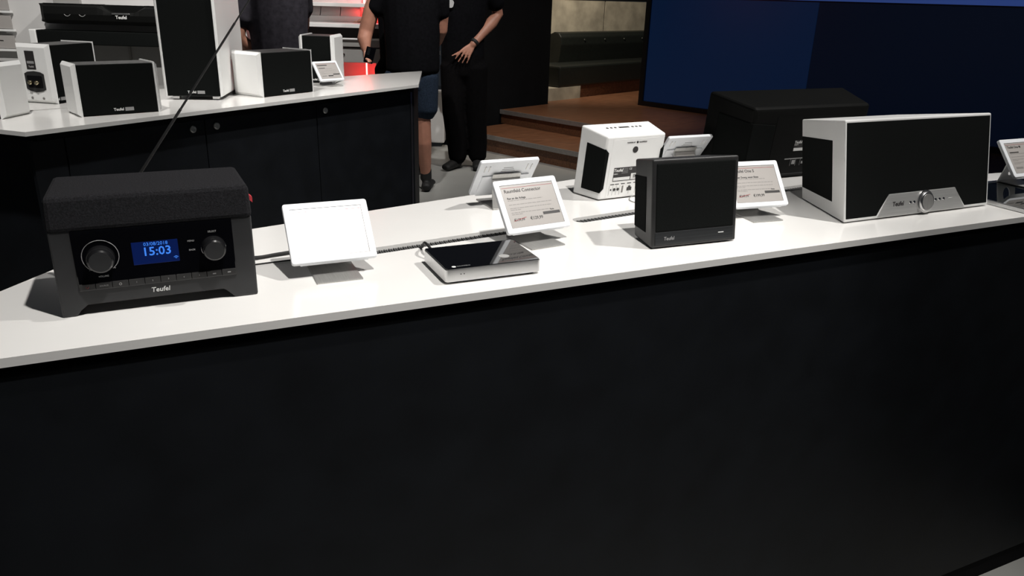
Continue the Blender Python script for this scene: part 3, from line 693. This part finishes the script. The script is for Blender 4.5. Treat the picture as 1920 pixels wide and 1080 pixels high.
tw = cheek_speaker('tower_speaker', l, r, 'tall white tower speaker with black front on the far counter', w_, .425, .95, .012, .009, feet=True, ch=.006)
for sx in (-1, 1):
    for y in (.03, .38): box('foot', (sx*.07-.012, sx*.07+.012, y-.012, y+.012, 0, .0125), 'chrome', tw, .002)
bk = cheek_speaker('satellite_speaker', (-.205, 3.155, C), math.radians(52), 'white and black speaker showing brass terminals on its white side', .225, .125, .195, -.085, .012, ch=.012)
# terminal side (local -x cheek)
RS = (math.pi/2, 0, -math.pi/2)
tx = -.1128
tp = box('type_label', (tx-.0004, tx+.001, .050, .086, .112, .172), 'ink', bk)
text('logo', 'Teufel', .008, 'ink_white', tp, (tx-.0006, .068, .121), RS, .0001)
box('serial_bar', (tx-.0008, tx, .0545, .0815, .131, .139), 'ink_dim', tp)
def term_plate():
    pts = [(-.038, -.024), (-.025, -.031), (0, -.035), (.025, -.031), (.038, -.024), (.038, .026), (.025, .032), (0, .035), (-.025, .032), (-.038, .026)]
    return prism('terminal_plate', pts, -.001, .0016, 'black_plastic', bk, 0, 2, (tx, .062, .072), RS)
tpl = term_plate()
prism('terminal_recess', rrect(.060, .040, .004), .0016, .002, 'gap', tpl)
for x in (-.012, .014): lathe('terminal', [(0, .014), (.006, .014), (.0072, .012), (.0072, .004), (.005, .003), (.005, 0)], 'gold', tpl, 20, (x, -.002, .002))
for y in (.040, .085): lathe('rubber_stop', [(0, .002), (.0040, .0015), (.0046, 0)], 'ink_grey', bk, 14, (tx, y, .018), RS)
cheek_speaker('satellite_speaker', (-.452, 2.795, C), math.radians(-29), 'white and black speaker cut off by the left picture edge', .165, .118, .162, 0, .013, ch=.011)
tg = price_tag((.735, 3.500, C), .40, 'small price tag standing on the far counter', {'bars': True})

# ------------------------------------------------------------------ people
def fused(name, chains, voxel, m, parent, seg=14, sm=6):
    bm = bmesh.new()
    for c in chains: tube_bm(bm, [(p[0]*K, p[1]*K, p[2]*K, *[r*K for r in p[3:]]) for p in c], seg)
    me = bm_me(bm); o = bpy.data.objects.new('tmp', me); COL.objects.link(o)
    md = o.modifiers.new('r', 'REMESH'); md.mode = 'VOXEL'; md.voxel_size = voxel
    s = o.modifiers.new('s', 'SMOOTH'); s.factor = .5; s.iterations = sm
    me2 = eval_mesh(o); bpy.data.objects.remove(o); bpy.data.meshes.remove(me)
    return me_obj(name, me2, m, parent, smooth=True)
def hand_chains(wr, kn, tip, thumb, spread, r=.0085):
    """wrist, knuckle centre, fingertip centre, thumb tip, spread vector across the knuckles"""
    wr, kn, tip, thumb, sp_ = map(Vector, (wr, kn, tip, thumb, spread)); ch = []
    mid = (wr+kn)/2
    for i in range(4):
        o = sp_*((i-1.5)/1.5); b = wr+(kn-wr)*.15+o*.5; k = kn+o; ln = (1.0, 1.08, 1.0, .82)[i]
        e = kn+(tip-kn)*ln+o*1.25; m_ = (k+e)/2+(kn-wr).cross(sp_).normalized()*.008
        ch.append([(*b, r*1.25), (*((b+k)/2), r*1.35), (*k, r*1.15), (*m_, r), (*e, r*.8)])
    tb = wr+(kn-wr)*.25+(thumb-kn).normalized()*.012
    ch.append([(*(wr+(kn-wr)*.1), r*1.3), (*tb, r*1.4), (*((tb+thumb)/2), r*1.1), (*thumb, r*.85)])
    return ch
def head_chains(x, y, z, face):      # face: +1 looks away (local +y), -1 looks to the viewer
    h = [[(x, y, z-.16, .055), (x, y, z-.06, .058)], [(x, y, z-.085, .055, .06), (x, y+.01*face, z-.05, .068, .08), (x, y, z+.02, .076, .095), (x, y, z+.08, .07, .088), (x, y, z+.115, .04, .05)],
         [(x, y+.085*face, z+.015, .008), (x, y+.112*face, z-.02, .013)], [(x-.025, y+.088*face, z-.055, .006), (x+.025, y+.088*face, z-.055, .006)]]
    for s in (-1, 1): h.append([(x+s*.08, y, z-.02, .008, .014), (x+s*.085, y-.005*face, z+.02, .009, .017)])
    return h
def person(u, v, label, A):
    p = empty('person', W(u, v, 0), -YAW, label, 'person', 'shop visitors and staff')
    body = [[(0, 0, .80, .12, .085), (0, 0, 1.0, .12, .085), (0, 0, 1.2, .14, .09), (0, 0, 1.36, .15, .085), (0, 0, 1.42, .08, .06)]]
    body += head_chains(*A['head'])
    for a in A['arms']: body.append(a['c']); body += a['hand']
    for l in A['legs']: body.append([(q[0], q[1], q[2], q[3]*.78) for q in l])
    fused('body', body, .0075, 'skin', p, 12, 3)
    hx, hy, hz, hf = A['head']
    fused('hair', [[(hx, hy-.015*hf, hz+.0, .083, .09), (hx, hy-.012*hf, hz+.07, .080, .095), (hx, hy-.01*hf, hz+.12, .05, .06)]], .012, 'hair', p, 12, 3)
    for o in (-1, 1): lathe('eye', [(0, .006), (.009, .003), (.011, 0)], 'ink', p, 12, ((hx+o*.03)*K, (hy+hf*.090)*K, (hz+.015)*K), (math.pi/2 if hf < 0 else -math.pi/2, 0, 0))
    fused(A['shirt'][0], A['shirt'][2], .011, A['shirt'][1], p, 16, 4)
    fused(A['trousers'][0], A['trousers'][2], .011, A['trousers'][1], p, 16, 4)
    for f in A['shoes']: fused('shoe', f, .008, A.get('shoe_mat', 'rubber'), p, 12, 4)
    return p
# man with hand on hip (staff): faces the viewer
armR = {'c': [(.19, .0, 1.36, .052), (.235, .035, 1.27, .050), (.258, .06, 1.185, .043), (.215, .02, 1.125, .046), (.14, -.05, 1.04, .036), (.078, -.105, .965, .027)],
        'hand': hand_chains((.078, -.105, .965), (.030, -.138, .910), (-.012, -.142, .838), (-.075, -.155, .884), (.031, .008, -.017), .0080)}
armL = {'c': [(-.18, 0, 1.36, .052), (-.19, .12, 1.10, .044), (-.06, .17, .95, .030)], 'hand': hand_chains((-.06, .17, .95), (.0, .18, .91), (.06, .18, .87), (.01, .19, .96), (0, .022, 0))}
legs = [[(-.070, 0, .84, .09), (-.085, -.02, .45, .062), (-.055, 0, .09, .045)], [(.075, 0, .84, .09), (.098, .02, .46, .062), (.115, .05, .09, .045)]]
A = dict(head=(0.0, 0, 1.60, -1), arms=[armR, armL], legs=legs,
         shirt=('polo_shirt', 'cloth_black', [[(0, 0, .86, .165, .115), (0, 0, .98, .160, .115), (0, 0, 1.18, .180, .125), (0, 0, 1.34, .195, .120), (0, 0, 1.43, .095, .08)],
                                               [(.16, 0, 1.36, .075), (.215, .02, 1.31, .075), (.245, .04, 1.255, .070)], [(-.15, 0, 1.36, .075), (-.195, .07, 1.20, .066)]]),
         trousers=('trousers', 'cloth_trousers', [[(0, 0, .74, .13, .11), (0, 0, .82, .165, .12), (0, 0, .92, .160, .115)],
                                                  [(-.075, 0, .80, .105, .11), (-.075, -.03, .45, .085), (-.045, 0, .20, .080), (-.04, 0, .085, .072)], [(.09, 0, .80, .105, .11), (.10, .02, .46, .085), (.115, .05, .20, .080), (.118, .05, .085, .072)]]),
         shoes=[[[(-.040, .045, .035, .038, .033), (-.075, -.04, .042, .042, .038), (-.125, -.13, .030, .040, .026)]], [[(.125, .10, .035, .038, .033), (.120, 0, .042, .042, .038), (.125, -.10, .030, .040, .026)]]])
pa = person(-.43, 6.17, 'person in black polo shirt and trousers with one hand on the hip', A)
wa, wb_ = Vector((.090, -.092, .982))*K, Vector((.098, -.085, .994))*K
bm = bmesh.new(); dW = (Vector((.14, -.05, 1.04))-Vector((.078, -.105, .965))).normalized()
tube_bm(bm, [(*(wa-dW*.012), .036), (*(wa+dW*.012), .037)], 20, caps=False); me_obj('wristband', bm_me(bm), 'rubber', pa, smooth=True)
sh_e = Vector((.232, .02, 1.262))*K
prism('shirt_print', rrect(.09, .06, .02), 0, .002, 'ink_dim', pa, 0, 2, (-.105*K, -.128*K, 1.255*K), (math.radians(80), math.radians(14), 0))
box('belt_clip', (-.178, -.170, -.135, -.125, .885*K, .915*K), 'alu', pa)
# man in black t-shirt and denim shorts: back to the viewer, phone in his left hand
armL = {'c': [(-.19, 0, 1.36, .056), (-.262, -.01, 1.20, .054), (-.300, -.01, 1.075, .050), (-.312, -.03, 1.02, .048), (-.300, -.055, .955, .030)],
        'hand': hand_chains((-.300, -.055, .955), (-.292, -.075, .905), (-.262, -.100, .880), (-.250, -.085, .925), (.006, .024, 0), .0095)}
armR = {'c': [(.18, 0, 1.36, .056), (.195, .02, 1.20, .052), (.190, .04, 1.09, .046), (.155, .12, 1.02, .042), (.10, .18, .95, .032)], 'hand': hand_chains((.10, .18, .95), (.08, .19, .89), (.06, .19, .83), (.04, .20, .88), (0, .022, 0))}
legs = [[(-.08, 0, .82, .075), (-.10, 0, .47, .056), (-.10, .01, .30, .058), (-.10, .02, .09, .038)], [(.070, 0, .82, .075), (.070, -.01, .50, .054), (.072, -.01, .34, .056), (.082, .02, .10, .036)]]
A = dict(head=(0, 0, 1.62, 1), arms=[armL, armR], legs=[[(q[0], q[1], q[2], q[3]/.78) for q in l] for l in legs],
         shirt=('t_shirt', 'cloth_black', [[(.005, 0, .83, .182, .145), (.005, 0, .95, .182, .14), (.0, 0, 1.15, .190, .13), (0, 0, 1.35, .20, .125), (0, 0, 1.44, .10, .08)],
                                           [(-.15, 0, 1.38, .075), (-.195, -.005, 1.29, .070), (-.240, -.01, 1.205, .063)], [(.15, 0, 1.38, .08), (.185, .01, 1.27, .070), (.19, .02, 1.185, .062)]]),
         trousers=('denim_shorts', 'denim', [[(0, 0, .72, .145, .12), (0, 0, .90, .160, .12)], [(-.09, 0, .80, .10, .11), (-.095, 0, .56, .092)], [(.075, 0, .80, .105, .11), (.078, 0, .56, .094)]]),
         shoes=[[[(-.10, -.04, .035, .036, .03), (-.10, .05, .04, .04, .035), (-.11, .15, .028, .04, .024)], [(-.10, .02, .10, .045), (-.10, .02, .15, .043)]],
                [[(.090, -.05, .035, .036, .03), (.09, .05, .04, .04, .035), (.10, .15, .028, .04, .024)], [(.082, .02, .08, .042), (.082, .02, .155, .040)]]])
person(-.72, 5.39, 'person in black t-shirt and denim shorts standing behind the far counter end', A)
ph = empty('mobile_phone', W(-.72-.268, 5.39-.095, .925), -YAW, 'dark phone with shiny edge held in the lowered hand', 'phone')
box('case', (-.033, .033, -.006, .006, -.055, .055), 'gloss', ph, .003, rot=(.15, .25, .5)); box('edge', (-.030, .030, -.0070, -.006, -.051, .051), 'chrome' if 0 else 'gloss', ph, rot=(.15, .25, .5))
box('mirror_strip', (-.026, -.006, -.0082, -.006, .0, .048), 'chrome', ph, rot=(.15, .25, .5))
# person in charcoal shirt behind the tower speaker
armL = {'c': [(-.17, -.02, 1.35, .055), (-.21, -.05, 1.16, .056), (-.235, -.07, 1.05, .058), (-.19, 0, .985, .054), (-.04, .16, .98, .032)], 'hand': hand_chains((-.04, .16, .98), (.02, .21, .98), (.08, .25, .97), (.02, .22, 1.02), (0, .0, .022))}
armR = {'c': [(.14, .03, 1.33, .052), (.10, .14, 1.12, .045), (.04, .26, 1.02, .030)], 'hand': hand_chains((.04, .26, 1.02), (.01, .31, 1.02), (-.03, .36, 1.02), (.01, .31, 1.06), (0, 0, .022))}
legs = [[(-.09, 0, .82, .10), (-.09, 0, .46, .065), (-.09, 0, .09, .045)], [(.09, 0, .82, .10), (.09, 0, .46, .065), (.09, 0, .09, .045)]]
shoesC = [[[(s*.09, -.05, .035, .036, .03), (s*.09, .05, .04, .04, .035), (s*.1, .14, .028, .04, .024)]] for s in (-1, 1)]
trC = ('trousers', 'cloth_trousers', [[(0, 0, .72, .14, .12), (0, 0, .92, .150, .115)], [(-.09, 0, .80, .10, .11), (-.09, 0, .10, .075)], [(.09, 0, .80, .10, .11), (.09, 0, .10, .075)]])
A = dict(head=(0, 0, 1.60, 1), arms=[armL, armR], legs=legs, shoes=shoesC, trousers=trC,
         shirt=('t_shirt', 'cloth_grey', [[(.0, 0, .80, .160, .13), (0, 0, .95, .165, .13), (0, 0, 1.15, .175, .13), (0, 0, 1.34, .19, .125), (0, 0, 1.43, .10, .08)],
                                          [(-.13, 0, 1.36, .085), (-.19, -.03, 1.25, .085), (-.215, -.055, 1.145, .082)], [(.12, .02, 1.36, .08), (.12, .10, 1.20, .065)]]))
person(-1.415, 4.75, 'person in charcoal t-shirt with bent elbow seen from behind beside the tower speaker', A)
# person mostly hidden, one hand resting on the red lit shelf
armL = {'c': [(-.15, 0, 1.34, .052), (-.20, .09, 1.18, .046), (-.235, .19, 1.15, .038), (-.275, .27, 1.130, .026)], 'hand': hand_chains((-.275, .27, 1.130), (-.320, .30, 1.118), (-.375, .33, 1.102), (-.35, .27, 1.106), (.014, .022, 0))}
armR = {'c': [(.15, 0, 1.34, .052), (.16, .06, 1.10, .045), (.12, .10, .88, .030)], 'hand': hand_chains((.12, .10, .88), (.11, .11, .81), (.11, .11, .74), (.08, .13, .80), (0, .022, 0))}
A = dict(head=(0, 0, 1.58, 1), arms=[armL, armR], legs=legs, shoes=shoesC, trousers=trC,
         shirt=('t_shirt', 'cloth_black', [[(.0, 0, .82, .145, .11), (0, 0, 1.15, .155, .11), (0, 0, 1.34, .165, .105), (0, 0, 1.42, .10, .08)], [(-.11, 0, 1.35, .075), (-.185, .05, 1.22, .064)], [(.11, 0, 1.35, .075), (.155, .04, 1.20, .064)]]))
person(-.86, 5.80, 'person hidden behind others, only a hand resting on the red lit shelf visible', A)
